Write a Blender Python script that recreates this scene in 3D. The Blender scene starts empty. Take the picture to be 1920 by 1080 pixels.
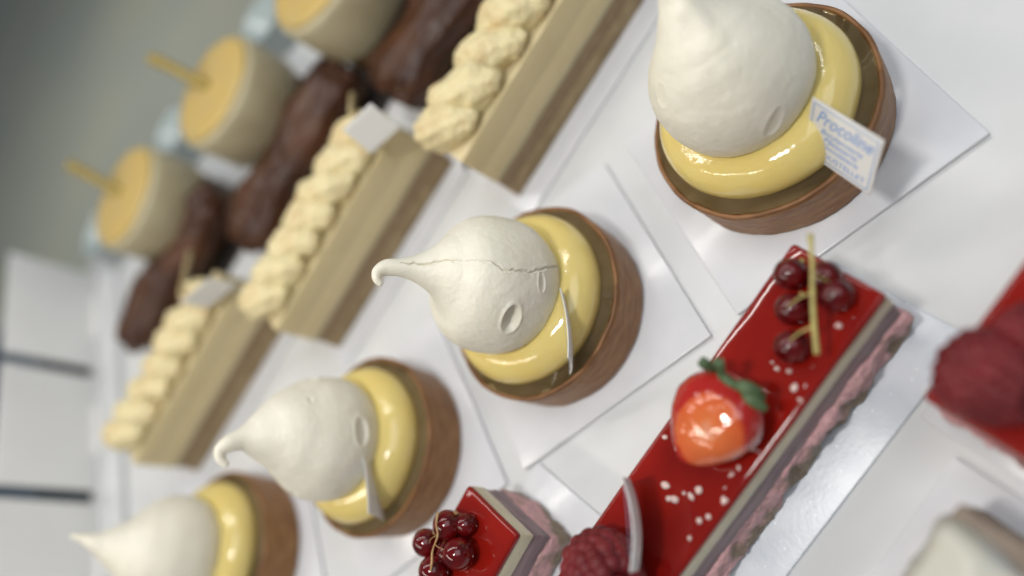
import bpy, math, random
import numpy as np
from mathutils import Vector, noise, Matrix
S = 0.01                                   # every length below is written in centimetres
scn = bpy.context.scene
R = math.radians

# ------------------------------------------------------------------ camera
F_PX, VX, VY, CAM_H = 1409.65, 2164.93, 1064.25, 23.3
dn = np.array([VX - 960, VY - 540, F_PX]); dn /= np.linalg.norm(dn)
AZ = -dn
AX = np.array([1, 0, 0.]) - AZ * AZ[0]; AX /= np.linalg.norm(AX)
AY = np.cross(AZ, AX)
right = (AX[0], AY[0], AZ[0]); down = (AX[1], AY[1], AZ[1]); fwd = (AX[2], AY[2], AZ[2])
cam_d = bpy.data.cameras.new('camera'); cam = bpy.data.objects.new('camera', cam_d)
scn.collection.objects.link(cam); scn.camera = cam
m = Matrix(((right[0], -down[0], -fwd[0], 0), (right[1], -down[1], -fwd[1], 0),
            (right[2], -down[2], -fwd[2], CAM_H * S), (0, 0, 0, 1)))
cam.matrix_world = m
cam_d.sensor_width = 36; cam_d.lens = F_PX / 1920 * 36
cam_d.clip_start = 0.005; cam_d.clip_end = 20
cam_d.dof.use_dof = True; cam_d.dof.focus_distance = 0.237; cam_d.dof.aperture_fstop = 2.7
cam_d.dof.aperture_blades = 0

# ------------------------------------------------------------------ light
w = bpy.data.worlds.new('World'); scn.world = w; w.use_nodes = True
bg = w.node_tree.nodes['Background']; bg.inputs[0].default_value = (0.80, 0.86, 0.92, 1); bg.inputs[1].default_value = 0.205
def area(name, loc, size, power, col, target):
    d = bpy.data.lights.new(name, 'AREA'); d.shape = 'RECTANGLE'; d.size = size[0] * S; d.size_y = size[1] * S
    d.energy = power; d.color = col
    o = bpy.data.objects.new(name, d); scn.collection.objects.link(o); o.location = Vector(loc) * S
    v = Vector(target) - Vector(loc); o.rotation_euler = v.to_track_quat('-Z', 'Y').to_euler(); return o
area('case_lamp', (-9, -5, 62), (8, 3.5), 1.65, (1.0, 0.97, 0.93), (-12, 8, 0))
area('case_strip', (-52, -22, 52), (60, 4), 1.5, (1.0, 0.92, 0.80), (-30, 10, 0))
area('shop_light', (60, 20, 120), (90, 90), 5.6, (0.88, 0.94, 1.0), (-8, 6, 0))
fs = area('far_strip', (-30, 31, 52), (75, 2.2), 1.5, (1.0, 0.97, 0.92), (-30, 31, 0)); fs.rotation_euler = (0, 0, R(24))
fs2 = area('glint_strip', (-33, 37, 52), (75, .8), .45, (1.0, 0.98, 0.95), (-33, 37, 0)); fs2.rotation_euler = (0, 0, R(24))  # second strip, added only for glints on the tart filling
sp = area('floor_fill', (-290, 190, 170), (140, 140), 13, (1.0, 0.99, 0.93), (-290, 190, 0)); sp.data.spread = R(110)  # added fill above the floor, to brighten the background
scn.view_settings.view_transform = 'Standard'; scn.view_settings.look = 'None'
scn.view_settings.exposure = -0.13; scn.view_settings.gamma = 1
scn.render.engine = 'CYCLES'

# ------------------------------------------------------------------ materials
def mat(name, base, rough=0.5, col2=None, cscale=1.0, cpos=(0.4, 0.6), bump=0.0, bscale=5.0, bdetail=4,
        sss=0.0, srad=(1, .8, .5), coat=0.0, spec=0.5, stretch=(1, 1, 1), bdist=0.02, metallic=0.0,
        specks=None, alpha=1.0, trans=0.0, rough2=None):
    M = bpy.data.materials.new(name); M.use_nodes = True; nt = M.node_tree; N = nt.nodes; L = nt.links
    b = N['Principled BSDF']
    b.inputs['Base Color'].default_value = (*base, 1); b.inputs['Roughness'].default_value = rough
    b.inputs['Specular IOR Level'].default_value = spec; b.inputs['Metallic'].default_value = metallic
    b.inputs['Alpha'].default_value = alpha; b.inputs['Transmission Weight'].default_value = trans
    if coat: b.inputs['Coat Weight'].default_value = coat; b.inputs['Coat Roughness'].default_value = 0.05
    if sss:
        b.inputs['Subsurface Weight'].default_value = sss
        b.inputs['Subsurface Radius'].default_value = srad; b.inputs['Subsurface Scale'].default_value = 0.003
    tc = N.new('ShaderNodeTexCoord'); mp = N.new('ShaderNodeMapping'); L.new(tc.outputs['Object'], mp.inputs[0])
    mp.inputs['Scale'].default_value = [100 * s for s in stretch]
    last = None
    if col2 is not None:
        n = N.new('ShaderNodeTexNoise'); n.inputs['Scale'].default_value = cscale; n.inputs['Detail'].default_value = 5
        L.new(mp.outputs[0], n.inputs['Vector'])
        r = N.new('ShaderNodeValToRGB'); L.new(n.outputs[0], r.inputs[0])
        r.color_ramp.elements[0].position = cpos[0]; r.color_ramp.elements[1].position = cpos[1]
        r.color_ramp.elements[0].color = (*base, 1); r.color_ramp.elements[1].color = (*col2, 1)
        L.new(r.outputs[0], b.inputs['Base Color']); last = r.outputs[0]
        if rough2 is not None:
            mr = N.new('ShaderNodeMapRange'); L.new(n.outputs[0], mr.inputs[0])
            mr.inputs[1].default_value = cpos[0]; mr.inputs[2].default_value = cpos[1]
            mr.inputs[3].default_value = rough; mr.inputs[4].default_value = rough2
            L.new(mr.outputs[0], b.inputs['Roughness'])
    if specks:
        v = N.new('ShaderNodeTexVoronoi'); v.inputs['Scale'].default_value = specks[1]; L.new(mp.outputs[0], v.inputs['Vector'])
        c = N.new('ShaderNodeMath'); c.operation = 'LESS_THAN'; c.inputs[1].default_value = specks[2]
        L.new(v.outputs['Distance'], c.inputs[0])
        mx = N.new('ShaderNodeMix'); mx.data_type = 'RGBA'; L.new(c.outputs[0], mx.inputs[0])
        if last: L.new(last, mx.inputs[6])
        else: mx.inputs[6].default_value = (*base, 1)
        mx.inputs[7].default_value = (*specks[0], 1); L.new(mx.outputs[2], b.inputs['Base Color'])
    if bump:
        n2 = N.new('ShaderNodeTexNoise'); n2.inputs['Scale'].default_value = bscale; n2.inputs['Detail'].default_value = bdetail
        L.new(mp.outputs[0], n2.inputs['Vector'])
        bp = N.new('ShaderNodeBump'); bp.inputs['Strength'].default_value = bump; bp.inputs['Distance'].default_value = bdist * S
        L.new(n2.outputs[0], bp.inputs['Height']); L.new(bp.outputs[0], b.inputs['Normal'])
        if coat: L.new(bp.outputs[0], b.inputs['Coat Normal'])
    return M
M = {}
M['shelf'] = mat('white_shelf', (.66, .67, .675), .32, (.62, .63, .64), .25, bump=.05, bscale=1.2)
M['card'] = mat('glossy_card', (.70, .705, .735), .2, (.67, .68, .71), .6, bump=.06, bscale=.8, coat=.12)
M['board'] = mat('frosted_board', (.60, .64, .70), .3, (.70, .735, .78), .9, bump=.25, bscale=7, bdist=.02, specks=((.95, .96, 1), 3.2, .1))
M['shell'] = mat('baked_shell', (.22, .10, .034), .4, (.34, .18, .07), 1.1, (.35, .7), bump=.9, bscale=3.2, bdetail=6, stretch=(1.2, 1.2, 4), bdist=.05, spec=.3)
M['shell_rim'] = mat('baked_rim', (.17, .072, .022), .45, (.25, .115, .04), 1.3, bump=.5, bscale=4, bdist=.03)
M['filling'] = mat('amber_glaze', (.33, .235, .105), .04, (.38, .28, .14), .9, (.35, .65), spec=.8)
M['cream'] = mat('lemon_cream', (.74, .60, .22), .12, (.75, .59, .20), .5, bump=.6, bscale=1.3, bdetail=4, bdist=.06, sss=.35, srad=(1, .7, .25), coat=.3)
M['meringue'] = mat('meringue', (.84, .805, .685), .45, (.76, .725, .60), .7, (.35, .72), bump=.5, bscale=6, bdetail=8, bdist=.035, sss=.25, srad=(1, .9, .7), specks=((.50, .44, .33), 1.7, .035))
M['red_glaze'] = mat('red_glaze', (.24, .009, .005), .07, (.18, .006, .004), .35, bump=.15, bscale=.8, bdetail=2, bdist=.06, spec=.4)
M['vanilla'] = mat('vanilla_cream', (.66, .60, .43), .4, (.60, .54, .38), 1.2, bump=.3, bscale=6, sss=.2, specks=((.12, .08, .04), 3.5, .06))
M['mauve'] = mat('berry_mousse', (.17, .11, .125), .45, (.28, .19, .20), 1.6, bump=.6, bscale=4, stretch=(.35, .35, 2.5), bdist=.04)
M['piped'] = mat('piped_cream', (.74, .64, .37), .45, (.66, .50, .26), .9, (.48, .72), bump=1.0, bscale=3.2, bdetail=6, bdist=.16, sss=.3)
M['slice_cream'] = mat('slice_custard', (.64, .54, .32), .45, (.62, .52, .30), .6, bump=.25, bscale=2.5, sss=.2)
M['pastry'] = mat('pastry_layer', (.24, .165, .09), .6, (.28, .20, .115), 2.0, bump=.5, bscale=4, bdist=.08)
M['pastry_light'] = mat('pale_pastry', (.34, .255, .14), .55, (.27, .195, .10), 1.2, bump=.5, bscale=3)
M['choc'] = mat('chocolate_icing', (.042, .015, .007), .36, (.085, .032, .013), .6, bump=.5, bscale=.9, stretch=(.4, 1, 1), bdist=.18, spec=.3)
M['baba_side'] = mat('sponge_side', (.52, .46, .30), .55, (.46, .40, .255), .5, bump=.3, bscale=2)
M['baba_top'] = mat('caramel_top', (.50, .37, .14), .3, (.54, .38, .12), .5, bump=.2, bscale=1)
M['biscuit'] = mat('cocoa_base', (.085, .045, .02), .5, (.12, .065, .03), .7, bump=.5, bscale=2)
M['stick'] = mat('candied_stick', (.34, .25, .05), .45, (.28, .2, .04), 1.5)
M['choc_stick'] = mat('white_chocolate', (.36, .28, .14), .4)
M['paper'] = mat('tag_card', (.74, .73, .71), .45)
M['ink'] = mat('blue_print', (.20, .34, .66), .5)
M['ink2'] = mat('pale_blue_print', (.36, .46, .66), .5)
M['currant'] = mat('currant_skin', (.060, .002, .003), .08, (.13, .003, .004), 1.6, spec=.55)
M['stem'] = mat('currant_stalk', (.46, .40, .13), .5, (.36, .30, .10), 2, bump=.5, bscale=5)
M['stem2'] = mat('dry_stalk', (.50, .32, .14), .5, (.36, .2, .08), 2)
M['raspberry'] = mat('raspberry_skin', (.12, .007, .010), .5, (.17, .014, .018), 1.2, bump=.3, bscale=8, spec=.35)
M['leaf'] = mat('sepal_green', (.045, .085, .035), .55, (.08, .13, .055), 1.5, bump=.4, bscale=6)
M['flake'] = mat('sugar_flake', (.72, .50, .44), .4, (.80, .66, .60), 3, sss=.3)
M['priceboard'] = mat('grey_card', (.78, .78, .765), .5, (.74, .73, .72), .1)
M['case'] = mat('cabinet_blue', (.015, .035, .06), .5)
M['floor'] = mat('shop_floor', (.44, .47, .42), .7, (.53, .53, .43), .012, (.35, .65))
M['cup'] = mat('glass_cup', (.46, .53, .53), .15, trans=.25)
M['film'] = mat('clear_wrap', (.60, .585, .50), .4, (.46, .52, .58), .35, (.45, .65), bump=.3, bscale=.5, bdist=.2, alpha=.86)
M['brown_cake'] = mat('brown_sponge', (.20, .15, .11), .6, (.27, .21, .16), 1, bump=.5, bscale=3)
M['blue_patch'] = mat('blue_print_patch', (.50, .60, .74), .4, (.68, .70, .66), .6)
M['orange_patch'] = mat('orange_print_patch', (.66, .48, .28), .4, (.68, .66, .58), .8)

# crumbly sponge: pink where it has soaked up juice (upper), brown at the foot
def crumb_mat():
    m_ = mat('berry_crumb', (.25, .19, .13), .45, (.66, .38, .39), 1.0, (.40, .58), bump=1.0, bscale=4.5, bdetail=8, bdist=.22)
    nt = m_.node_tree; N = nt.nodes; L = nt.links
    ramp = [n for n in N if n.type == 'VALTORGB'][0]; noi = [n for n in N if n.type == 'TEX_NOISE'][0]
    tc = [n for n in N if n.type == 'TEX_COORD'][0]
    sp = N.new('ShaderNodeSeparateXYZ'); L.new(tc.outputs['Object'], sp.inputs[0])
    mr = N.new('ShaderNodeMapRange'); L.new(sp.outputs[2], mr.inputs[0])
    mr.inputs[1].default_value = 0.2 * S; mr.inputs[2].default_value = 1.3 * S
    mr.inputs[3].default_value = -.12; mr.inputs[4].default_value = .13
    ad = N.new('ShaderNodeMath'); ad.operation = 'ADD'; L.new(noi.outputs[0], ad.inputs[0]); L.new(mr.outputs[0], ad.inputs[1])
    L.new(ad.outputs[0], ramp.inputs[0]); return m_
M['crumb'] = crumb_mat()

# cut strawberry: red rim, orange flesh, pale core (colour by distance from the core)
def straw_mat():
    m_ = mat('strawberry_flesh', (.5, .05, .01), .13, bump=.9, bscale=1.3, bdetail=2, bdist=.16, coat=.9, sss=.2, srad=(1, .3, .15))
    nt = m_.node_tree; N = nt.nodes; L = nt.links; b = N['Principled BSDF']
    tc = [n for n in N if n.type == 'TEX_COORD'][0]
    mp = N.new('ShaderNodeMapping'); L.new(tc.outputs['Object'], mp.inputs[0])
    mp.inputs['Scale'].default_value = (78, 86, 8); mp.inputs['Location'].default_value = (.20, .30, 0)
    ln = N.new('ShaderNodeVectorMath'); ln.operation = 'LENGTH'; L.new(mp.outputs[0], ln.inputs[0])
    no = N.new('ShaderNodeTexNoise'); no.inputs['Scale'].default_value = 140; L.new(tc.outputs['Object'], no.inputs['Vector'])
    ma = N.new('ShaderNodeMath'); ma.operation = 'MULTIPLY_ADD'; L.new(no.outputs[0], ma.inputs[0]); ma.inputs[1].default_value = .35
    L.new(ln.outputs['Value'], ma.inputs[2])
    r = N.new('ShaderNodeValToRGB'); L.new(ma.outputs[0], r.inputs[0]); e = r.color_ramp.elements
    e[0].position = .15; e[0].color = (.66, .30, .18, 1); e[1].position = .42; e[1].color = (.62, .15, .04, 1)
    x = e.new(.92); x.color = (.60, .105, .022, 1); x = e.new(1.0); x.color = (.40, .012, .008, 1)
    L.new(r.outputs[0], b.inputs['Base Color']); return m_
M['strawberry'] = straw_mat()

# ------------------------------------------------------------------ mesh helpers
def tagp(o, label=None, cat=None, group=None, kind=None):
    if label: o['label'] = label
    if cat: o['category'] = cat
    if group: o['group'] = group
    if kind: o['kind'] = kind
    return o
def mk(name, vf, mt, parent=None, smooth=True, loc=(0, 0, 0), rz=0.0):
    v, f = vf
    me = bpy.data.meshes.new(name)
    me.from_pydata([(float(a[0]) * S, float(a[1]) * S, float(a[2]) * S) for a in v], [], [tuple(int(i) for i in q) for q in f])
    if smooth: me.polygons.foreach_set('use_smooth', [True] * len(me.polygons))
    me.materials.append(M[mt]); me.update()
    o = bpy.data.objects.new(name, me); scn.collection.objects.link(o)
    if parent: o.parent = parent
    o.location = Vector(loc) * S; o.rotation_euler = (0, 0, rz); return o
def thing(name, loc, rz, label, cat, group=None):
    o = bpy.data.objects.new(name, None); scn.collection.objects.link(o); o.empty_display_size = .02
    o.location = Vector(loc) * S; o.rotation_euler = (0, 0, rz); return tagp(o, label, cat, group)
def joinm(*ms):
    V = []; Fc = []
    for v, f in ms:
        k = len(V); V += [tuple(a) for a in v]; Fc += [tuple(i + k for i in q) for q in f]
    return V, Fc
def n3(p, s, seed=0.0):
    return noise.noise(Vector((p[0] * s + seed, p[1] * s - seed * .7, p[2] * s + seed * 1.3)))
def rbox(x0, x1, y0, y1, z0, z1, r=.1, step=.4, seg=3, disp=None, taper=0.0):
    """box with rounded edges, each side cut into a grid; disp(p, n) -> offset along n"""
    def axis(a, b):
        n = max(2, int((b - a - 2 * r) / step) + 1)
        e = [a + r * (1 - math.cos(math.pi / 2 * i / seg)) for i in range(seg)]
        mid = list(np.linspace(a + r, b - r, n))
        return e + mid + [a + b - t for t in e[::-1]]
    ax = [axis(x0, x1), axis(y0, y1), axis(z0, z1)]
    lo = (x0, y0, z0); hi = (x1, y1, z1); idx = {}; V = []; Fc = []
    def vert(p):
        k = (round(p[0], 5), round(p[1], 5), round(p[2], 5))
        if k in idx: return idx[k]
        q = [min(max(p[i], lo[i] + r), hi[i] - r) for i in range(3)]
        d = [p[i] - q[i] for i in range(3)]; l = math.sqrt(sum(t * t for t in d))
        nn = [t / l for t in d] if l > 1e-9 else [0, 0, 1]
        o = [q[i] + r * nn[i] for i in range(3)]
        if disp: s = disp(o, nn); o = [o[i] + nn[i] * s for i in range(3)]
        if taper:
            t = 1 - taper * (o[2] - z0) / (z1 - z0); cx = (x0 + x1) / 2; cy = (y0 + y1) / 2
            o[0] = cx + (o[0] - cx) * t; o[1] = cy + (o[1] - cy) * t
        idx[k] = len(V); V.append(tuple(o)); return idx[k]
    for a in range(3):
        b, c = (a + 1) % 3, (a + 2) % 3
        for side in (0, 1):
            for i in range(len(ax[b]) - 1):
                for j in range(len(ax[c]) - 1):
                    q = []
                    for (u, v_) in ((i, j), (i + 1, j), (i + 1, j + 1), (i, j + 1)):
                        p = [0, 0, 0]; p[a] = hi[a] if side else lo[a]; p[b] = ax[b][u]; p[c] = ax[c][v_]; q.append(vert(p))
                    if len(set(q)) == 4: Fc.append(tuple(q if side else q[::-1]))
    return V, Fc
def lathe(prof, n=96, disp=None):
    V = []; Fc = []; k = len(prof)
    for (r, z) in prof:
        for i in range(n):
            a = 2 * math.pi * i / n; p = [r * math.cos(a), r * math.sin(a), z]
            if disp and r > 1e-4:
                d = disp(p, a); p = [p[0] + math.cos(a) * d[0], p[1] + math.sin(a) * d[0], p[2] + d[1]]
            V.append(p)
    for j in range(k - 1):
        for i in range(n):
            Fc.append((j * n + i, j * n + (i + 1) % n, (j + 1) * n + (i + 1) % n, (j + 1) * n + i))
    if prof[0][0] > 1e-4: Fc.append(tuple(range(n - 1, -1, -1)))
    if prof[-1][0] > 1e-4: Fc.append(tuple((k - 1) * n + i for i in range(n)))
    return V, Fc
def crom(pts, n):
    P = np.array(pts, float); P = np.vstack([2 * P[0] - P[1], P, 2 * P[-1] - P[-2]]); out = []
    for i in range(1, len(P) - 2):
        for t in np.linspace(0, 1, n, endpoint=False):
            a, b, c, d = P[i - 1], P[i], P[i + 1], P[i + 2]
            out.append(.5 * ((2 * b) + (-a + c) * t + (2 * a - 5 * b + 4 * c - d) * t * t + (-a + 3 * b - 3 * c + d) * t ** 3))
    out.append(P[-2]); return np.array(out)
def sweep(ctrl, n=24, sub=8, section=None, disp=None, caps=True):
    """tube through control points (x, y, z, radius); parallel-transport frames"""
    C = crom(ctrl, sub); P = C[:, :3]; Rr = np.maximum(C[:, 3], .004)
    T = np.gradient(P, axis=0); T /= np.linalg.norm(T, axis=1)[:, None] + 1e-12
    up = np.array([1, 0, 0.]) if abs(T[0][0]) < .8 else np.array([0, 1, 0.])
    u = up - T[0] * up.dot(T[0]); u /= np.linalg.norm(u); V = []; Fc = []
    for i in range(len(P)):
        u = u - T[i] * u.dot(T[i]); u /= np.linalg.norm(u); v_ = np.cross(T[i], u)
        for k in range(n):
            a = 2 * math.pi * k / n; rr = Rr[i] * (section(a, i / (len(P) - 1)) if section else 1)
            nn = u * math.cos(a) + v_ * math.sin(a); p = P[i] + nn * rr
            if disp: p = p + nn * disp(p, a, i / (len(P) - 1), nn)
            V.append(tuple(p))
    for i in range(len(P) - 1):
        for k in range(n):
            Fc.append((i * n + k, i * n + (k + 1) % n, (i + 1) * n + (k + 1) % n, (i + 1) * n + k))
    if caps:
        a = len(V); V.append(tuple(P[0])); b = a + 1; V.append(tuple(P[-1] + T[-1] * Rr[-1] * .5)); L_ = (len(P) - 1) * n
        for k in range(n):
            Fc.append((a, (k + 1) % n, k)); Fc.append((b, L_ + k, L_ + (k + 1) % n))
    return V, Fc
def ellipsoid(c, r, nu=16, nv=10, disp=None):
    V = [(c[0], c[1], c[2] - r[2])]; Fc = []
    for j in range(1, nv):
        t = math.pi * j / nv
        for i in range(nu):
            a = 2 * math.pi * i / nu; d = (math.sin(t) * math.cos(a), math.sin(t) * math.sin(a), -math.cos(t))
            k = 1 + (disp(d) if disp else 0); V.append((c[0] + r[0] * d[0] * k, c[1] + r[1] * d[1] * k, c[2] + r[2] * d[2] * k))
    V.append((c[0], c[1], c[2] + r[2])); last = len(V) - 1
    for i in range(nu): Fc.append((0, 1 + (i + 1) % nu, 1 + i)); Fc.append((last, last - nu + i, last - nu + (i + 1) % nu))
    for j in range(nv - 2):
        for i in range(nu):
            a = 1 + j * nu; Fc.append((a + i, a + (i + 1) % nu, a + nu + (i + 1) % nu, a + nu + i))
    return V, Fc

# ------------------------------------------------------------------ the setting
U = R(24.0); ur = np.array([math.cos(U), math.sin(U)]); un = np.array([-math.sin(U), math.cos(U)])   # row direction / across rows
def rn(r, n): p = ur * r + un * n; return (p[0], p[1])
def slab(name, r0, r1, n0, n1, z0, z1, mt, rad=.2, **k):
    v, f = rbox(r0, r1, n0, n1, z0, z1, rad, 200, 3)
    return mk(name, (v, f), mt, rz=U, **k)
tagp(slab('shelf', -44, 60, -45, 49, -2.5, 0, 'shelf', .15), kind='structure')
tagp(mk('floor', ([(-1500, -900, -95), (700, -900, -95), (700, 1500, -95), (-1500, 1500, -95)], [(0, 1, 2, 3)]), 'floor'), kind='structure')
# side ledge that carries the upright price boards
led = mk('side_ledge', rbox(-48.0, -44.3, -22, 47, -2.2, .35, .2, 200, 3), 'shelf', rz=U)
tagp(led, 'white ledge running along the far left edge of the display shelf', 'ledge')
cab = mk('cabinet_panel', rbox(-66, -48.6, -60, 45, -60, 3.6, .4, 200, 3), 'case', rz=U)
tagp(cab, 'dark navy cabinet panel behind the upright grey boards', 'cabinet')
card_lab = ['upright pale grey board nearest the grey floor, topmost of the three at the left edge',
            'upright pale grey board in the middle of the three at the left edge',
            'upright pale grey board at the bottom of the three at the left edge']
for k in range(3):
    t = thing('upright_board', (0, 0, 0), 0, card_lab[k], 'board', 'upright boards along the left edge')
    t.location = (Vector((*rn(-47.2, 40.6 - 9.9 * k), .35)) * S); t.rotation_euler = (0, 0, U + R(90))
    mk('board_face', rbox(-4.5, 4.5, -.12, .12, .0, 6.1, .08, 4, 2), 'priceboard', t)
    mk('foot', rbox(-2.0, 2.0, -1.0, .7, 0.0, .25, .08, 4, 2), 'priceboard', t)

# ------------------------------------------------------------------ square cards under the tarts
TH = -2.695 + math.pi
tarts = [(-6.74, 13.84), (-15.99, 9.32), (-24.75, 4.85), (-34.95, .75)]
def square_card(cx, cy, lab, rot=0, s=8.85):
    o = mk('square_card', rbox(-s / 2, s / 2, -s / 2, s / 2, 0.0, .2, .03, 3, 2), 'card', loc=(cx, cy, .004), rz=TH + rot)
    return tagp(o, lab, 'card', 'square cards under the meringue tarts')
square_card(-6.87, 13.76, 'square white card under the largest meringue tart at the upper right')
square_card(-15.86, 9.4, 'square white card under the tart with the cracked meringue', R(0))
square_card(-24.8, 4.8, 'square white card under the brownish tart with the wide hooked meringue', R(3))
square_card(-34.8, .7, 'square white card under the tart at the bottom left corner', R(-2))

# ------------------------------------------------------------------ meringue tarts
def dent_fn(dents):
    D = []
    for (c, t, a, b, dep, rim) in dents:
        D.append((Vector(c), Vector(t).normalized(), a, b, dep, rim))
    def f(p, nn):
        s = 0
        for c, t, a, b, dep, rim in D:
            d = Vector(p) - c
            if d.length > 2.2 * max(a, b): continue
            n_ = Vector(nn); d = d - n_ * d.dot(n_); x = d.dot(t); o = (d - t * x).length; q = (x / a) ** 2 + (o / b) ** 2
            if q < 1: s -= dep * (1 - q) ** .6
            s += rim * math.exp(-((math.sqrt(q) - 1.12) ** 2) / .03)
        return s
    return f
def build_tart(loc, lab, ctrl, dents=(), crack=None, seed=0.0, hi=1.0, ridge=None, creamR=3.2, bulge=None, cream_lab=None):
    t = thing('meringue_tart', (loc[0], loc[1], .205), 0, lab, 'tart', 'lemon meringue tarts in the diagonal row')
    n = int(220 * hi)
    def sd(p, a): 
        q = .05 * n3((math.cos(a) * 2, math.sin(a) * 2, p[2] * .5), 1.3, seed) + .022 * n3(p, 3.5, seed)
        return (q, .035 * n3((math.cos(a) * 3, math.sin(a) * 3, 0), 2.2, seed + 3) if p[2] > 1.5 else 0)
    outer = [(0, 0), (3.3, 0), (3.58, .03), (3.64, .12)] + [(3.64 + .1 * k / 12, .12 + 1.72 * k / 12) for k in range(1, 13)] + [(3.735, 1.92), (3.69, 1.96)]
    sh = mk('pastry_shell', lathe(outer + [(3.66, 1.965), (3.3, 1.6), (3.2, .5), (0, .5)], n, sd), 'shell', t)
    rim = [(3.715, 1.90), (3.745, 1.955), (3.72, 2.02), (3.66, 2.05), (3.60, 2.03), (3.565, 1.96), (3.55, 1.8)]
    mk('shell_rim', lathe(rim, n, lambda p, a: (.05 * n3((math.cos(a) * 2, math.sin(a) * 2, .9), 1.3, seed) + .006 * n3(p, 5, seed), .055 * n3((math.cos(a) * 3, math.sin(a) * 3, 0), 2.4, seed + 3))), 'shell_rim', sh)
    fp = [(0, 1.88)] + [(r_, 1.90) for r_ in np.linspace(.6, 2.6, 5)] + [(r_, 1.90) for r_ in np.linspace(2.7, 3.42, 26)] + [(3.45, 1.93), (3.54, 1.98), (3.6, 2.0)]
    mk('caramel_filling', lathe(fp, n, lambda p, a: (0, .03 * n3(p, 1.0, seed + 7) + .030 * n3(p, 1.9, seed + 2) + .034 * n3(p, 4.2, seed))), 'filling', t)
    cr = creamR
    pr = [(cr - .62, 1.78), (cr - .35, 1.82), (cr - .15, 1.95), (cr - .03, 2.18), (cr, 2.42), (cr - .05, 2.68), (cr - .2, 2.95), (cr - .45, 3.18), (cr - .8, 3.3), (cr - 1.2, 3.28), (cr - 1.6, 3.1), (.8, 3.0), (0.0, 3.0)]
    pp = crom([(a, b, 0) for a, b in pr], 4)[:, :2]
    def cd(p, a):
        b_ = 0
        if bulge:
            da = (a - bulge[0] + math.pi) % (2 * math.pi) - math.pi; b_ = bulge[1] * math.exp(-(da / bulge[2]) ** 2) * (p[2] > 1.9)
        return (.05 * n3((math.cos(a), math.sin(a), p[2] * .2), 1.2, seed + 5) + .012 * n3(p, 1.6, seed) + b_, .05 * n3((math.cos(a), math.sin(a), 1), 1.0, seed + 9))
    mk('lemon_cream', lathe([tuple(q) for q in pp], n, cd), 'cream', t)
    df = dent_fn(dents)
    def md(p, a, s, nn):
        d = .045 * n3(p, .7, seed) + .012 * n3(p, 2.3, seed + 1) + .009 * n3(p, 5, seed + 4) + .005 * n3(p, 12, seed + 2)
        fade = min(1, max(0, (8.0 - p[2]) / 2.2)) * .9 + .1
        d *= fade
        d += df(p, nn)
        if crack:
            az, zc, wd = crack; za = np.interp(p[2], zc, az)
            cx = np.interp(p[2], [c[2] for c in ctrl[:9]], [c[0] for c in ctrl[:9]]); cy = np.interp(p[2], [c[2] for c in ctrl[:9]], [c[1] for c in ctrl[:9]])
            ang = math.atan2(p[1] - cy, p[0] - cx) - math.radians(za); ang = (ang + math.pi) % (2 * math.pi) - math.pi
            rad = math.hypot(p[0] - cx, p[1] - cy)
            if zc[0] < p[2] < zc[-1]:
                off = ang * rad + .09 * n3((0, 0, p[2]), 3.1, 5) + .05 * n3((0, 0, p[2]), 9, 2)
                ww = wd * (1.35 if 3.5 < p[2] < 6.0 else .8) * (1 + .6 * n3((0, 0, p[2]), 4, 9))
                if abs(off) < 3 * ww:
                    d -= .10 * math.exp(-(off / ww) ** 2); 
                    if .8 * ww < abs(off) < 2.6 * ww: d += .02 * (1 + n3(p, 12, 1))
        if ridge:
            for (a0, a1, rr, hh) in ridge:
                A = Vector(a0); B = Vector(a1); q = Vector(p); tt = max(0, min(1, (q - A).dot(B - A) / (B - A).length_squared))
                dd = (q - A - (B - A) * tt).length; d += hh * math.exp(-(dd / rr) ** 2)
        return d
    mk('meringue', sweep(ctrl, int(260 * hi), int(26 * hi), disp=md), 'meringue', t)
    return t
def ctrl(dx, dy, tip, hook=(), rmax=2.42, n_=1.0):
    """drop profile, leaning towards (dx, dy) near the top"""
    base = [(0, 3.0, 1.6), (0, 3.12, 2.0), (.0, 3.45, 2.28), (.02, 4.3, rmax), (.06, 5.1, 2.27), (.14, 5.75, 1.90), (.26, 6.25, 1.36 * (1 + .3 * (n_ - 1))), (.42, 6.7, .90 * (1 + .6 * (n_ - 1))), (.62, 7.2, .55 * (1 + .8 * (n_ - 1))), (.82, 7.65, .34 * (1 + .5 * (n_ - 1)))]
    c = [(dx * k, dy * k, z, r_) for k, z, r_ in base]
    c += list(hook); return c
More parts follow.
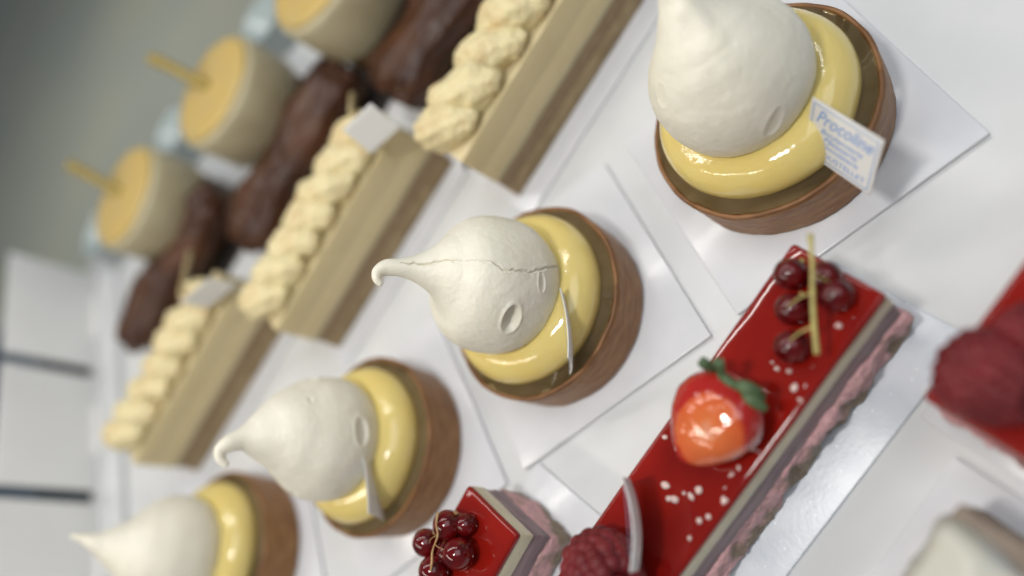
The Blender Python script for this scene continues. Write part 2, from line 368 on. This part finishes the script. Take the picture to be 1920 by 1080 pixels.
# local frame: offsets from the tart's centre; z from its foot (the card's top)
t1 = build_tart(tarts[0], 'largest lemon meringue tart, with a printed shop tag, at the top right', ctrl(-.15, 1.1, 8.6, [(-.15, 1.15, 8.15, .32), (-.12, 1.3, 8.6, .2), (-.1, 1.42, 8.95, .09)], n_=1.3),
    dents=[((1.1, -2.1, 4.3), (.5, .5, .6), .5, .26, .06, .02), ((-1.35, -1.0, 6.0), (0, 0, 1), .3, .25, .04, .01), ((-1.8, -1.35, 4.3), (1, 0, .4), .22, .1, .06, .02), ((-1.0,-2.2,4.1), (1,0,0), .1,.05,.08,.01)],
    ridge=[((.0, .7, 7.6), (.55, -.55, 6.55), .24, .34), ((-.05, .2, 7.4), (-.45, -.7, 6.5), .22, .10)], seed=11.3, bulge=(R(-52), .1, .3))
t2 = build_tart(tarts[1], 'middle meringue tart with a jagged crack running down its pale meringue', 
    ctrl(-1.3, -.2, 8.2, [(-1.32, -.2, 7.98, .27), (-1.47, -.38, 8.2, .2), (-1.5, -.62, 8.2, .15), (-1.42, -.8, 8.08, .09)], n_=.82),
    dents=[((1.42, -1.75, 5.0), (.55, .75, .35), .52, .30, .30, .04), ((2.28, -.55, 4.45), (0, .9, .3), .36, .16, .10, .03), ((-.75, 1.65, 5.9), (.7, .4, .2), .30, .17, .10, .03), ((.2, 2.0, 5.3), (.9, .2, .3), .22, .12, .05, .02),
           ((.6, -2.3, 3.7), (1, .3, 0), .3, .1, .05, .02), ((.05, -1.0, 6.35), (1, 0, 0), .09, .045, .06, .0), ((.75, -1.9, 5.2), (1, 0, 0), .06, .05, .08, .0)],
    crack=([9, 4, -7, -10, -3, 1, 5], [3.45, 4.0, 5.0, 5.9, 6.4, 7.0, 8.0], .028), seed=3.1, hi=1.7)
t3 = build_tart(tarts[2], 'lemon meringue tart with a wide hooked meringue, third from the top right', 
    ctrl(-.45, -.55, 8.1, [(-.5, -.62, 8.0, .32), (-.66, -.85, 8.2, .25), (-.7, -1.15, 8.15, .19), (-.55, -1.4, 7.95, .11)], n_=1.5),
    dents=[((2.35, .0, 4.3), (0, 1, .2), .55, .3, .13, .04), ((.5, 2.0, 5.4), (1, 0, 0), .3, .2, .08, .03), ((-.2, -2.1, 5.2), (1, 0, 0), .2, .14, .1, .03), ((1.2, .9, 6.0), (1, 0, 0), .2, .1, .08, .03)], seed=7.7)
t4 = build_tart(tarts[3], 'blurred lemon meringue tart cut off by the bottom left corner, with a straight tip', 
    ctrl(-.55, .35, 8.1, [(-.65, .42, 8.0, .24), (-.8, .48, 8.3, .15), (-.9, .52, 8.5, .07)], n_=1.3), seed=15.2, hi=.7,
    ridge=[((-.9, .1, 7.6), (-.2, -1.2, 6.0), .3, .15)])

for (x, y, q) in ((2.45, -2.3, .07), (2.2, -2.55, .05), (1.95, -2.75, .045), (2.9, -1.6, .03)):
    mk('sugar_flake', ellipsoid((0, 0, 0), (q, q * .7, q * .5), 7, 5, lambda d: .3 * n3(d, 2, x)), 'flake', t2, False, loc=(x, y, 1.97))
# ------------------------------------------------------------------ printed shop tags
def text_mesh(body, size, shear=0.0, bold=0.0, width=None):
    c = bpy.data.curves.new('lettering', 'FONT'); c.body = body; c.size = size; c.shear = shear; c.offset = bold
    c.align_x = 'CENTER'; c.align_y = 'CENTER'; c.resolution_u = 3
    o = bpy.data.objects.new('lettering', c); scn.collection.objects.link(o); bpy.context.view_layer.update()
    me = bpy.data.meshes.new_from_object(o.evaluated_get(bpy.context.evaluated_depsgraph_get()))
    v = [tuple(p.co) for p in me.vertices]; f = [tuple(p.vertices) for p in me.polygons]
    bpy.data.objects.remove(o); bpy.data.curves.remove(c); bpy.data.meshes.remove(me)
    if width:
        xs = [p[0] for p in v]; k = width / (max(xs) - min(xs)); v = [(p[0] * k, p[1], p[2]) for p in v]
    return v, f
PRINT = None
def lines_print():
    """lettering laid out on a 2.5 x 1.95 card, origin in its middle"""
    global PRINT
    if PRINT: return PRINT
    big = text_mesh('Procoline', .62, .35, .006, 2.0); big = ([(x, y + .50, .023) for x, y, z in big[0]], big[1])
    L_ = []
    for s, yy, wd in (('Boulangerie', .10, 1.5), ('P\u00e2tisserie', -.12, 1.2), ('Chocolaterie', -.34, 1.35)):
        tm = text_mesh(s, .24, .2, .004, wd); L_.append(([(x, y + yy, .023) for x, y, z in tm[0]], tm[1]))
    tm = text_mesh('COUSTELLET', .25, 0, .003, 1.75); L_.append(([(x + .12, y - .65, .023) for x, y, z in tm[0]], tm[1]))
    def bar(x0, x1, y0, y1): return ([(x0, y0, .0235), (x1, y0, .0235), (x1, y1, .0235), (x0, y1, .0235)], [(0, 1, 2, 3)])
    e = .1; W2, H2 = 1.25 - e, .975 - e; b_ = .05
    bord = joinm(bar(-W2, W2, H2 - b_, H2), bar(-W2, W2, -H2, -H2 + b_), bar(-W2, -W2 + b_, -H2 + b_, H2 - b_), bar(W2 - b_, W2, -H2 + b_, H2 - b_))
    PRINT = (big, joinm(*L_), bord); return PRINT
def shop_tag(tl, tr, br, lab, printed=True, curve=.0):
    """card through three world corners: top-left, top-right, bottom-right"""
    tl, tr, br = map(Vector, (tl, tr, br)); ex = (tr - tl); wd = ex.length; ex.normalize()
    dnv = br - tr; dnv -= ex * dnv.dot(ex); ht = dnv.length; ey = -dnv.normalized(); ez = ex.cross(ey)
    c = (tl + tr) / 2 + dnv / 2
    t = thing('shop_tag', tuple(c), 0, lab, 'tag', 'small printed shop tags stuck in the pastries')
    t.rotation_euler = Matrix((ex, ey, ez)).transposed().to_euler()
    kx, ky = wd / 2.5, ht / 1.95
    def bend(vf): return ([(x * kx, y * ky, z + curve * ((x / 1.25) ** 2 + (y / .975) ** 2)) for x, y, z in vf[0]], vf[1])
    mk('tag_card', bend(rbox(-1.25, 1.25, -.975, .975, -.02, .02, .012, .25, 1)), 'paper', t)
    if printed:
        a, b, d = lines_print()
        mk('script_lettering', bend(a), 'ink', t, False); mk('small_lettering', bend(b), 'ink', t, False); mk('border', bend(d), 'ink2', t, False)
    return t
shop_tag((-4.6, 12.36, 4.1), (-3.05, 10.36, 4.05), (-3.72, 9.45, 2.45), 'tag with blue lettering facing the camera in the top right tart')
shop_tag((-13.25, 8.75, 3.9), (-13.0, 6.3, 3.9), (-14.0, 6.25, 2.35), 'tag seen edge on in the tart with the cracked meringue', curve=.1)
shop_tag((-22.5, 4.25, 4.2), (-22.0, 1.9, 4.1), (-23.1, 1.6, 2.3), 'blurred tag seen nearly edge on in the tart with the wide hooked meringue', curve=.06)

# ------------------------------------------------------------------ red berry slices
def board(loc, rz, lx, ly, lab, mt='board', grp=None, h=.16):
    o = mk('cake_board', rbox(0, lx, 0, ly, 0, h, .03, 4, 2), mt, loc=loc, rz=rz)
    return tagp(o, lab, 'cake board', grp or 'long boards under the red slices')
def red_slice(loc, rz, lx, ly, lab, flakes=(), seed=0.0, slump=.10):
    """x runs along the slice from its end, y across it (towards the left side)"""
    t = thing('berry_slice', loc, rz, lab, 'cake slice', 'red glazed berry slices')
    cd = lambda p, n_: (slump / .1) * (.20 * n3(p, 1.0, seed) + .15 * n3(p, 2.3, seed + 4) + .07 * n3(p, 5.5, seed + 8))
    mk('crumb_base', rbox(-.05, lx, -.12, ly + .1, 0, 1.38, .16, .11, 3, cd), 'crumb', t)
    md = lambda p, n_: .05 * n3((p[0], p[1], p[2] * 3), .9, seed + 2) + .03 * n3((p[0], p[1], p[2] * 2), 4, seed)
    mk('mousse_layer', rbox(.0, lx, -.02, ly + .02, 1.3, 2.28, .08, .15, 2, md), 'mauve', t)
    vd = lambda p, n_: .012 * n3(p, 2.5, seed + 6)
    mk('vanilla_layer', rbox(-.02, lx, -.03, ly + .03, 2.25, 2.98, .07, .25, 2, vd), 'vanilla', t)
    mk('red_glaze', rbox(-.035, lx, -.045, ly + .045, 2.9, 3.2, .13, .3, 4, lambda p, n_: .012 * n3(p, .8, seed)), 'red_glaze', t)
    rng = random.Random(int(seed * 10) + 1)
    for (x, y, s) in flakes:
        v, f = ellipsoid((0, 0, 0), (s * rng.uniform(.8, 1.4), s * rng.uniform(.6, 1), s * .55), 7, 5, lambda d: .3 * n3(d, 2, rng.random() * 9))
        o = mk('sugar_flake', (v, f), 'flake', t, False, loc=(x, y, 3.2 + s * .3), rz=rng.uniform(0, 6))
    return t
A1 = -2.33
rng = random.Random(5)
fl = []
c_s = (4.25, 1.2)     # strawberry's spot in the slice's frame
for k in range(15):
    a = rng.uniform(0, 6.3); rr = rng.uniform(1.5, 2.1); x = c_s[0] + rr * math.cos(a) * 1.15; y = c_s[1] + rr * math.sin(a)
    if -2.6 < -abs(y) < -.2 and .15 < y < 2.6: fl.append((x, y, rng.uniform(.05, .11)))
for k in range(16): fl.append((rng.uniform(1.2, 4.8), rng.uniform(.12, .75), rng.uniform(.04, .085)))
for k in range(12): fl.append((rng.uniform(5.6, 9), rng.uniform(.1, 2.5), rng.uniform(.05, .1)))
# in this frame the camera-side long face is at y = 2.8 when rz = A1 + 180 is not used, so shift the origin to the other corner
def cake_origin(cx, cy, rz, wd):            # (cx, cy) = end corner on the camera side; returns the origin with y pointing at that side
    d = np.array([math.cos(rz), math.sin(rz)]); n_ = np.array([-d[1], d[0]]); o = np.array([cx, cy]) - n_ * wd; return (o[0], o[1])
W1 = 2.85
o1 = cake_origin(-3.85, 6.51, A1, W1)
n1 = np.array([-math.sin(A1), math.cos(A1)]); d1 = np.array([math.cos(A1), math.sin(A1)])
def on1(x, y): p = np.array(o1) + d1 * x + n1 * y; return (p[0], p[1])
def in1(px, py): q = np.array([px, py]) - np.array(o1); return (float(q.dot(d1)), float(q.dot(n1)))
sx, sy = in1(-8.33, 3.71)
fl = []
for k in range(22):
    a = rng.uniform(0, 6.3); rr = rng.uniform(1.45, 2.3); x = sx + rr * math.cos(a) * 1.2; y = sy + rr * math.sin(a)
    if .1 < y < W1 - .12: fl.append((x, y, rng.uniform(.045, .11)))
for k in range(14): fl.append((rng.uniform(2.2, 8.5), W1 - rng.uniform(.1, .5), rng.uniform(.04, .1)))
for q in ((-9.9, 3.2), (-10.35, 2.2), (-9.35, 2.0), (-9.6, 1.85), (-5.05, 5.9)): fl.append((*in1(*q), .11))
red_slice((*o1, .17), A1, 12.2, W1, 'long red glazed slice with a cut strawberry, berries and sugar flakes', fl, 2.2)
p = np.array([-3.85, 6.51]) - d1 * .45 + n1 * 1.35 - n1 * 4.4
board((p[0], p[1], .004), A1, 13.4, 4.4, 'frosted silver board under the long strawberry slice')
A2 = -2.228; W2 = 2.7
o2 = cake_origin(-15.8, 1.0, A2, W2)
red_slice((*o2, .17), A2, 11.5, W2, 'small red slice at the bottom with only its end in view', [], 8.4, slump=.055)
d2 = np.array([math.cos(A2), math.sin(A2)]); n2 = np.array([-d2[1], d2[0]])
p = np.array([-15.8, 1.0]) - d2 * 1.25 - n2 * 2.85
board((p[0], p[1], .004), A2, 13.4, 5.0, 'white board under the red slice at the bottom edge', 'card')
A3 = R(47); d3 = np.array([math.cos(A3), math.sin(A3)]); n3v = np.array([-d3[1], d3[0]])
p3 = np.array([-3.4, 3.8]) - n3v * 2.8
red_slice((p3[0], p3[1], .17), A3, 9, 2.8, 'red slice at the right edge under a dark raspberry', [], 5.5)
p = p3 - d3 * .45 - n3v * .5
board((p[0], p[1], .004), A3, 12, 3.9, 'white board under the red slice at the right edge', 'card')

# ------------------------------------------------------------------ fruit
def currants(name_lab, berries, stem, r, stalk_m, stalk_r, twigs=()):
    b0 = berries[0]; t = thing('currant_sprig', (b0[0], b0[1], b0[2] - r), 0, name_lab, 'redcurrants', 'sprigs of redcurrants on the red slices')
    L0 = Vector((b0[0], b0[1], b0[2] - r))
    for i, b in enumerate(berries):
        rr = b[3] if len(b) > 3 else r
        o = mk('berry', ellipsoid((0, 0, 0), (rr, rr * .97, rr * .98), 40, 28), 'currant', t, loc=tuple(Vector(b[:3]) - L0))
        cal = joinm(*[sweep([(0, 0, rr * .92, .035), (.05 * math.cos(a), .05 * math.sin(a), rr * 1.06, .03), (.07 * math.cos(a), .07 * math.sin(a), rr * 1.15, .008)], 6, 3) for a in (0, 1.3, 2.6, 3.9, 5.2)])
        c = mk('blossom_end', cal, stalk_m, o); rg = random.Random(i + 3)
        c.rotation_euler = (rg.uniform(1.2, 2.4), rg.uniform(-.5, .5), rg.uniform(0, 6))
    st = [sweep([tuple(Vector(q) - L0) + (stalk_r * k,) for q, k in zip(stem, (1.3, 1.0, .95, 1.0, 1.15, 1.2, 1))], 12, 6, disp=lambda p, a, s, nn: stalk_r * .25 * n3(p, 5))]
    for (a, b) in twigs:
        A_ = Vector(a); B_ = Vector(b); m_ = (A_ + B_) / 2 + Vector((0, 0, .12))
        st.append(sweep([tuple(v_ - L0) + (stalk_r * .45,) for v_ in (A_, m_, B_)], 8, 5))
    mk('stalk', joinm(*st), stalk_m, t); return t
bs = [(-5.96, 7.45, 3.82), (-6.05, 6.46, 3.82), (-6.2, 5.45, 3.82), (-5.1, 7.15, 3.8), (-4.9, 6.6, 3.78)]
currants('sprig of dark redcurrants with a thick pale stalk on the long strawberry slice', bs,
    [(-4.97, 7.93, 5.0), (-5.02, 7.5, 4.93), (-5.12, 6.9, 4.8), (-5.24, 6.36, 4.65), (-5.36, 5.7, 4.45), (-5.46, 5.05, 4.2)], .45, 'stem', .062,
    [((-5.12, 6.9, 4.8), (-4.9, 6.85, 4.2)), ((-5.2, 6.5, 4.7), (-6.0, 6.4, 4.25)), ((-5.36, 5.7, 4.45), (-6.1, 5.5, 4.2))])
currants('glossy redcurrants with a fine tan stalk on the small bottom slice', [(-19.45, .80, 3.75, .5), (-18.32, 1.35, 3.9, .52), (-17.8, .42, 3.9, .55), (-18.95, -.1, 3.85, .53), (-17.75, 1.35, 3.62, .4), (-18.5, .45, 3.6, .45)],
    [(-18.3, 1.72, 4.42), (-18.3, 1.35, 4.48), (-18.2, .98, 4.5), (-18.4, .55, 4.5), (-18.52, .2, 4.4), (-18.6, -.1, 4.35)], .5, 'stem2', .034,
    [((-18.25, 1.0, 4.5), (-18.75, .75, 4.3)), ((-18.3, .75, 4.5), (-17.95, .55, 4.45))])
def raspberry(c, r, h, lab, rot=0.0, tilt=(0, 0)):
    t = []
    for j in range(8):
        z = -.55 + j * .2; rad = r * (1 - .62 * max(0, (j - 2.5) / 5.5) ** 1.7) * (.86 if j == 0 else 1); z_ = z * h
        k = max(4, int(2 * math.pi * rad / (.36 * r / .95)))
        for i in range(k):
            a = 2 * math.pi * (i + .5 * (j % 2)) / k; s = .25 * r * random.Random(i * 17 + j).uniform(.9, 1.15)
            t.append(ellipsoid((rad * .82 * math.cos(a), rad * .82 * math.sin(a), z_), (s, s, s), 14, 9))
    t.append(ellipsoid((0, 0, .92 * h), (.22 * r,) * 3, 12, 8)); t.append(ellipsoid((0, 0, 0), (r * .75, r * .75, h * .85), 20, 12))
    o = mk('raspberry', joinm(*t), 'raspberry', loc=c); o.rotation_euler = (tilt[0], tilt[1], rot)
    return tagp(o, lab, 'raspberry', 'raspberries on the red slices')
raspberry((-12.05, -.1, 4.15), 1.08, 1.1, 'matt raspberry on the long slice at the bottom edge, beside an upright tag', .3, (.5, .9))
raspberry((-1.95, 3.95, 3.95), 1.0, 1.05, 'very blurred dark raspberry at the right edge', .8, (1.2, .2))
raspberry((-.95, 4.55, 3.75), .85, .9, 'second dark raspberry at the right edge, behind the larger one', .1, (.9, .7))

# cut strawberry: dome with the cut face up, calyx towards (+x, +y)
def strawberry(c, rz, lab):
    t = thing('cut_strawberry', c, rz, lab, 'strawberry')
    V = []; Fc = []; nu, nv = 72, 36
    def prof(s): return 1.34 * (math.sin(math.pi * min(1, s ** .80)) ** .62) * (1.0 - .10 * s)
    for j in range(nv + 1):
        s = j / nv; x = 1.33 - 2.75 * s; r_ = max(.01, prof(s))
        for i in range(nu):
            a = 2 * math.pi * i / nu; z = math.sin(a) * r_ * .95
            if z > 0: z = .62 * z
            y = math.cos(a) * r_ * .99
            q = .05 * n3((x, y, z), .9, 3) + .02 * n3((x, y, z), 2.5, 1)
            V.append((x, y * (1 + q), z * (1 + q) + .02 * n3((x, y, 0), 2.2, 6)))
    for j in range(nv):
        for i in range(nu): Fc.append((j * nu + i, (j + 1) * nu + i, (j + 1) * nu + (i + 1) % nu, j * nu + (i + 1) % nu))
    mk('flesh', (V, Fc), 'strawberry', t)
    cx = 1.12
    # (base y, base z, direction x, y, z, length, width)
    leaves = [(-.35, .45, -.05, -1.0, -.22, 1.0, .28), (-.1, .55, .35, -.9, .0, 1.0, .28), (-.2, .3, .3, -1.0, -.3, .9, .24),
              (.2, .60, .65, .35, .75, .72, .28), (.45, .50, .05, .85, .75, .70, .26), (.5, .3, -.1, 1.0, -.1, .7, .22)]
    for (by, bz, dx, dy, dz, ln, wd_) in leaves:
        d_ = Vector((dx, dy, dz)).normalized(); sd_ = d_.cross(Vector((0, 0, 1)))
        if sd_.length < .2: sd_ = Vector((0, 1, 0))
        sd_.normalize(); up_ = sd_.cross(d_); vs = []; fs = []
        for j in range(11):
            q_ = j / 10; wq = .8 * wd_ * (math.sin(math.pi * (.10 + .86 * (1 - q_) ** 1.0)) ** .75) * .5 * 1.5
            c_ = Vector((cx, by, bz)) + d_ * ln * .78 * q_ + Vector((0, 0, 1)) * (.20 * math.sin(q_ * 3) - .10 * q_)
            for u_ in (-1, -.5, 0, .5, 1): vs.append(tuple(c_ + sd_ * wq * u_ + up_ * (-.10 * abs(u_))))
        for j in range(10):
            for u_ in range(4): fs.append((j * 5 + u_, (j + 1) * 5 + u_, (j + 1) * 5 + u_ + 1, j * 5 + u_ + 1))
        n_ = len(vs); vs += [(x, y, z - .03) for x, y, z in vs]; fs += [tuple(i + n_ for i in f[::-1]) for f in fs]
        mk('sepal', (vs, fs), 'leaf', t)
    mk('calyx', ellipsoid((cx, .05, .42), (.14, .40, .2), 20, 12), 'leaf', t)
    return t
strawberry((-8.35, 3.72, 4.35), math.atan2(.95, 1.0) + .05, 'glazed cut strawberry with green sepals on the long red slice')
shop_tag((-10.35, 2.3, 5.1), (-10.3, -.1, 5.0), (-11.1, -.15, 3.45), 'tag seen edge on beside the raspberry on the long red slice', curve=.18)

# ------------------------------------------------------------------ custard slices with piped cream
def mill(loc, rz, lx, lab, seed):
    wy = 2.75
    t = thing('custard_slice', loc, rz, lab, 'cake slice', 'custard slices topped with piped cream')
    dd = lambda a: (lambda p, n_: a * .6 * n3((p[0], p[1], 0), .9, seed))
    mk('bottom_pastry', rbox(0, lx, 0, wy, 0, .72, .05, .3, 2, dd(.05)), 'pastry_light', t)
    mk('dark_layer', rbox(.03, lx, .04, wy - .03, .68, 1.5, .08, .3, 2, dd(.07)), 'pastry', t)
    mk('thin_cream', rbox(.01, lx, .01, wy, 1.46, 1.68, .03, .4, 2, dd(.04)), 'baba_side', t)
    mk('custard_layer', rbox(0, lx, 0, wy, 1.62, 2.7, .03, .4, 2, dd(.04)), 'slice_cream', t)
    mk('top_custard', rbox(-.008, lx, -.012, wy, 2.62, 3.8, .035, .4, 2, dd(.04)), 'slice_cream', t)
    parts = []; n = 7
    for k in range(n):
        x = 1.6 + k * (lx - 1.9) / (n - 1); rg = random.Random(int(seed * 7) + k); sk = rg.uniform(-.15, .15); e = rg.uniform(-.08, .08)
        c = [(x + .1 + sk, .30, 3.9, .35), (x + sk, .50, 4.05, .62), (x - .5, 1.1, 4.25, .86 + 2 * e), (x - 1.1, 1.8, 4.3, .90 - e), (x - 1.6, 2.45, 4.2, .66 + e), (x - 1.8, 2.75, 4.0, .40)]
        c = [(max(.35, a_), b_, c_, d_) for a_, b_, c_, d_ in c]
        parts.append(sweep(c, 48, 10, section=lambda a, s: 1 + .045 * math.cos(9 * a + 9 * s), disp=lambda p, a, s, nn: .16 * n3(p, .9, seed) + .08 * n3(p, 2.2, seed) + .03 * n3(p, 4.5, seed)))
    mk('piped_cream', joinm(*parts), 'piped', t)
    return t
B = R(46.5); db = np.array([math.cos(B), math.sin(B)])
mill((-18.1, 15.2, .15), B, 12.4, 'custard slice with rough piped cream nearest the top right tart', 1.1)
mill((-29.7, 10.4, .15), B, 11.0, 'middle custard slice with wavy piped cream, a tag at its upper end', 4.2)
mill((-41.5, 5.2, .15), B, 10.9, 'blurred custard slice at the far left end of its row, above the bottom left tart', 6.6)
def card_board(cx, cy, lab):
    o = mk('slice_board', rbox(-.5, 13, -1.15, 4.4, 0, .14, .03, 4, 2), 'card', loc=(cx, cy, .004), rz=B); tagp(o, lab, 'cake board', 'boards under the custard slices')
card_board(-18.1, 15.2, 'white board under the custard slice nearest the top right tart')
card_board(-29.7, 10.4, 'white board under the middle custard slice')
card_board(-42.6, 4.3, 'white board under the custard slice at the far left')
shop_tag((-22.85, 17.4, 6.3), (-21.1, 18.0, 6.3), (-22.7, 16.85, 4.8), 'blank backed tag in the upper end of the middle custard slice', printed=False)
shop_tag((-34.5, 12.2, 6.3), (-32.0, 12.9, 6.3), (-34.9, 12.2, 4.8), 'blurred tag in the upper end of the far left custard slice', printed=False)

# ------------------------------------------------------------------ chocolate eclairs
def eclair(loc, rz, lx, lab, seed):
    t = thing('chocolate_eclair', loc, rz, lab, 'eclair', 'chocolate eclairs behind the custard slices')
    mk('choux', sweep([(0, 0, 1.1, .5), (.6, 0, 1.15, 1.0), (3, 0, 1.2, 1.15), (lx - 3, 0, 1.2, 1.15), (lx - .6, 0, 1.15, 1.0), (lx, 0, 1.1, .5)], 32, 8, disp=lambda p, a, s, nn: .08 * n3(p, 1, seed)), 'biscuit', t)
    tubes = []
    for k, yy in enumerate((-1.05, 0, 1.05)):
        c = []
        for i in range(13):
            x = lx * i / 12; c.append((x, yy + .16 * math.sin(i * 1.1 + k * 2 + seed), 2.2 + .12 * math.sin(i * 1.3 + k + seed) + (.3 if k == 1 else 0), .95 * (.5 if i in (0, 12) else 1)))
        tubes.append(sweep(c, 28, 8, section=lambda a, s: 1 + .08 * math.cos(7 * a), disp=lambda p, a, s, nn: .24 * n3(p, .7, seed) + .08 * n3(p, 1.8, seed)))
    mk('chocolate_icing', joinm(*tubes), 'choc', t); return t
eclair((-48.3, 13.6, .1), B, 11.5, 'chocolate eclair at the far left end of its row, near the upright boards', .4)
eclair((-36.6, 17.4, .1), B, 11.5, 'chocolate eclair in the middle, behind the upper end of the far left custard slice', 2.4)
eclair((-24.6, 22.0, .1), B, 12.5, 'chocolate eclair at the top edge, behind the custard slice nearest the top right', 4.9)
shop_tag((-39.6, 24.2, 5.2), (-37.6, 23.4, 5.2), (-37.4, 22.7, 3.4), 'pale blurred tag on the middle eclair below the central round cake', printed=False)
shop_tag((-30.9, 28.6, 5.2), (-29.2, 27.6, 5.2), (-29.0, 27.0, 3.6), 'pale blurred tag on the eclair beside the topmost round cake', printed=False)
for (a, b, lab) in (((-25.0, 21.2, 4.3), (-22.9, 18.6, 5.9), 'thin white chocolate stick at the upper end of the middle custard slice'),
                    ((-38.3, 16.6, 4.3), (-36.0, 13.2, 5.6), 'thin white chocolate stick at the upper end of the far left custard slice')):
    A_ = Vector(a); B_ = Vector(b); o = mk('chocolate_stick', sweep([(0, 0, 0, .16), tuple((B_ - A_) / 2) + (.16,), tuple(B_ - A_) + (.16,)], 12, 4), 'choc_stick', loc=a)
    tagp(o, lab, 'chocolate stick', 'thin sticks on the custard slices')

M['dark'] = mat('shade_dark', (.035, .03, .027), .45)  # near-black sheets: shadow around the eclairs put in as colour
for (x, y, lab) in ((-48.3, 13.6, 'dark sheet standing in for shade under the chocolate eclair near the upright boards'), (-36.6, 17.4, 'dark sheet standing in for shade under the middle chocolate eclair'), (-24.6, 22.0, 'dark sheet standing in for shade under the chocolate eclair at the top edge')):
    o = mk('eclair_shade_sheet', rbox(.3, 11.6, -2.3, 2.4, 0, .12, .03, 4, 2), 'dark', loc=(x, y, .004), rz=B); tagp(o, lab, 'shade sheet', 'dark sheets standing in for shade under the eclairs')
    # the eclair stands on it
# ------------------------------------------------------------------ round cakes with sticks
labs = ['round pale cake with a stick, topmost and cut off by the top edge', 'round pale cake with a golden top and stick, between two others', 'round pale cake with a golden top and stick, lowest of the three on the left']
for k, (x, y) in enumerate([(-26.9, 28.6), (-35.6, 25.3), (-44.6, 21.5)]):
    t = thing('round_cake', (x, y, .0), 0, labs[k], 'round cake', 'round cakes with golden tops and sticks')
    mk('base', lathe([(0, 0), (3.0, 0), (3.1, .2), (3.1, 2.5), (2.9, 2.6), (0, 2.6)], 64), 'biscuit', t)
    mk('sponge', lathe([(0, 2.5), (3.2, 2.5), (3.42, 2.7), (3.45, 5.5), (3.38, 5.78), (3.1, 5.9), (0, 5.9)], 72, lambda p, a: (.04 * n3(p, .8, k), 0)), 'baba_side', t)
    mk('golden_top', lathe([(3.25, 5.85), (3.15, 6.02), (2.8, 6.08), (0, 6.08)], 72), 'baba_top', t)
    st = [(-.25, .25, 5.9, .34), (-1.2, .9, 6.7, .31), (-2.3, 1.7, 7.6, .32), (-3.1, 2.2, 8.2, .34)]
    mk('stick', sweep(st, 20, 6), 'stick', t)
for k, (x, y) in enumerate([(-38.3, 34.0), (-48.4, 29.4), (-57.8, 24.2)]):
    pr = [(0, 0), (1.5, 0), (1.6, .1), (2.0, 2.2), (2.1, 2.25), (1.95, 2.2), (1.5, .4), (0, .4)]
    o = mk('glass_cup', lathe(pr, 48), 'cup', loc=(x, y, 0))
    tagp(o, ['pale blurred cup at the top edge, behind the gap beside the topmost round cake', 'pale blurred cup behind the gap between the two round cakes in full view', 'pale blurred cup behind the lowest round cake on the left'][k], 'cup', 'pale cups behind the round cakes')

# ------------------------------------------------------------------ wrapped cake in the lower right
tb = mk('cake_board', rbox(0, 9, -7, 0, 0, .16, .03, 4, 2), 'card', loc=(-3.5, 2.75, .004), rz=R(-41))
tagp(tb, 'bright white board under the wrapped cake in the lower right corner', 'cake board')
t = thing('wrapped_cake', (-3.1, 1.6, .17), R(-41), 'cake slice in a crumpled clear wrapper, in the lower right corner', 'wrapped cake')
mk('sponge', rbox(0.15, 8, -4.6, -.15, 0, 3.3, .15, .4, 3, lambda p, n_: .06 * n3(p, 1.5, 3)), 'brown_cake', t)
def wd(p, n_): return .35 * n3(p, .45, 3) + .12 * abs(n3(p, .9, 8)) - .12 * abs(n3(p, .7, 1))
mk('clear_wrapper', rbox(-.15, 8.3, -5.2, -.45, 2.4, 3.9, .3, .12, 4, wd, taper=.10), 'film', t)

bpy.context.view_layer.update()
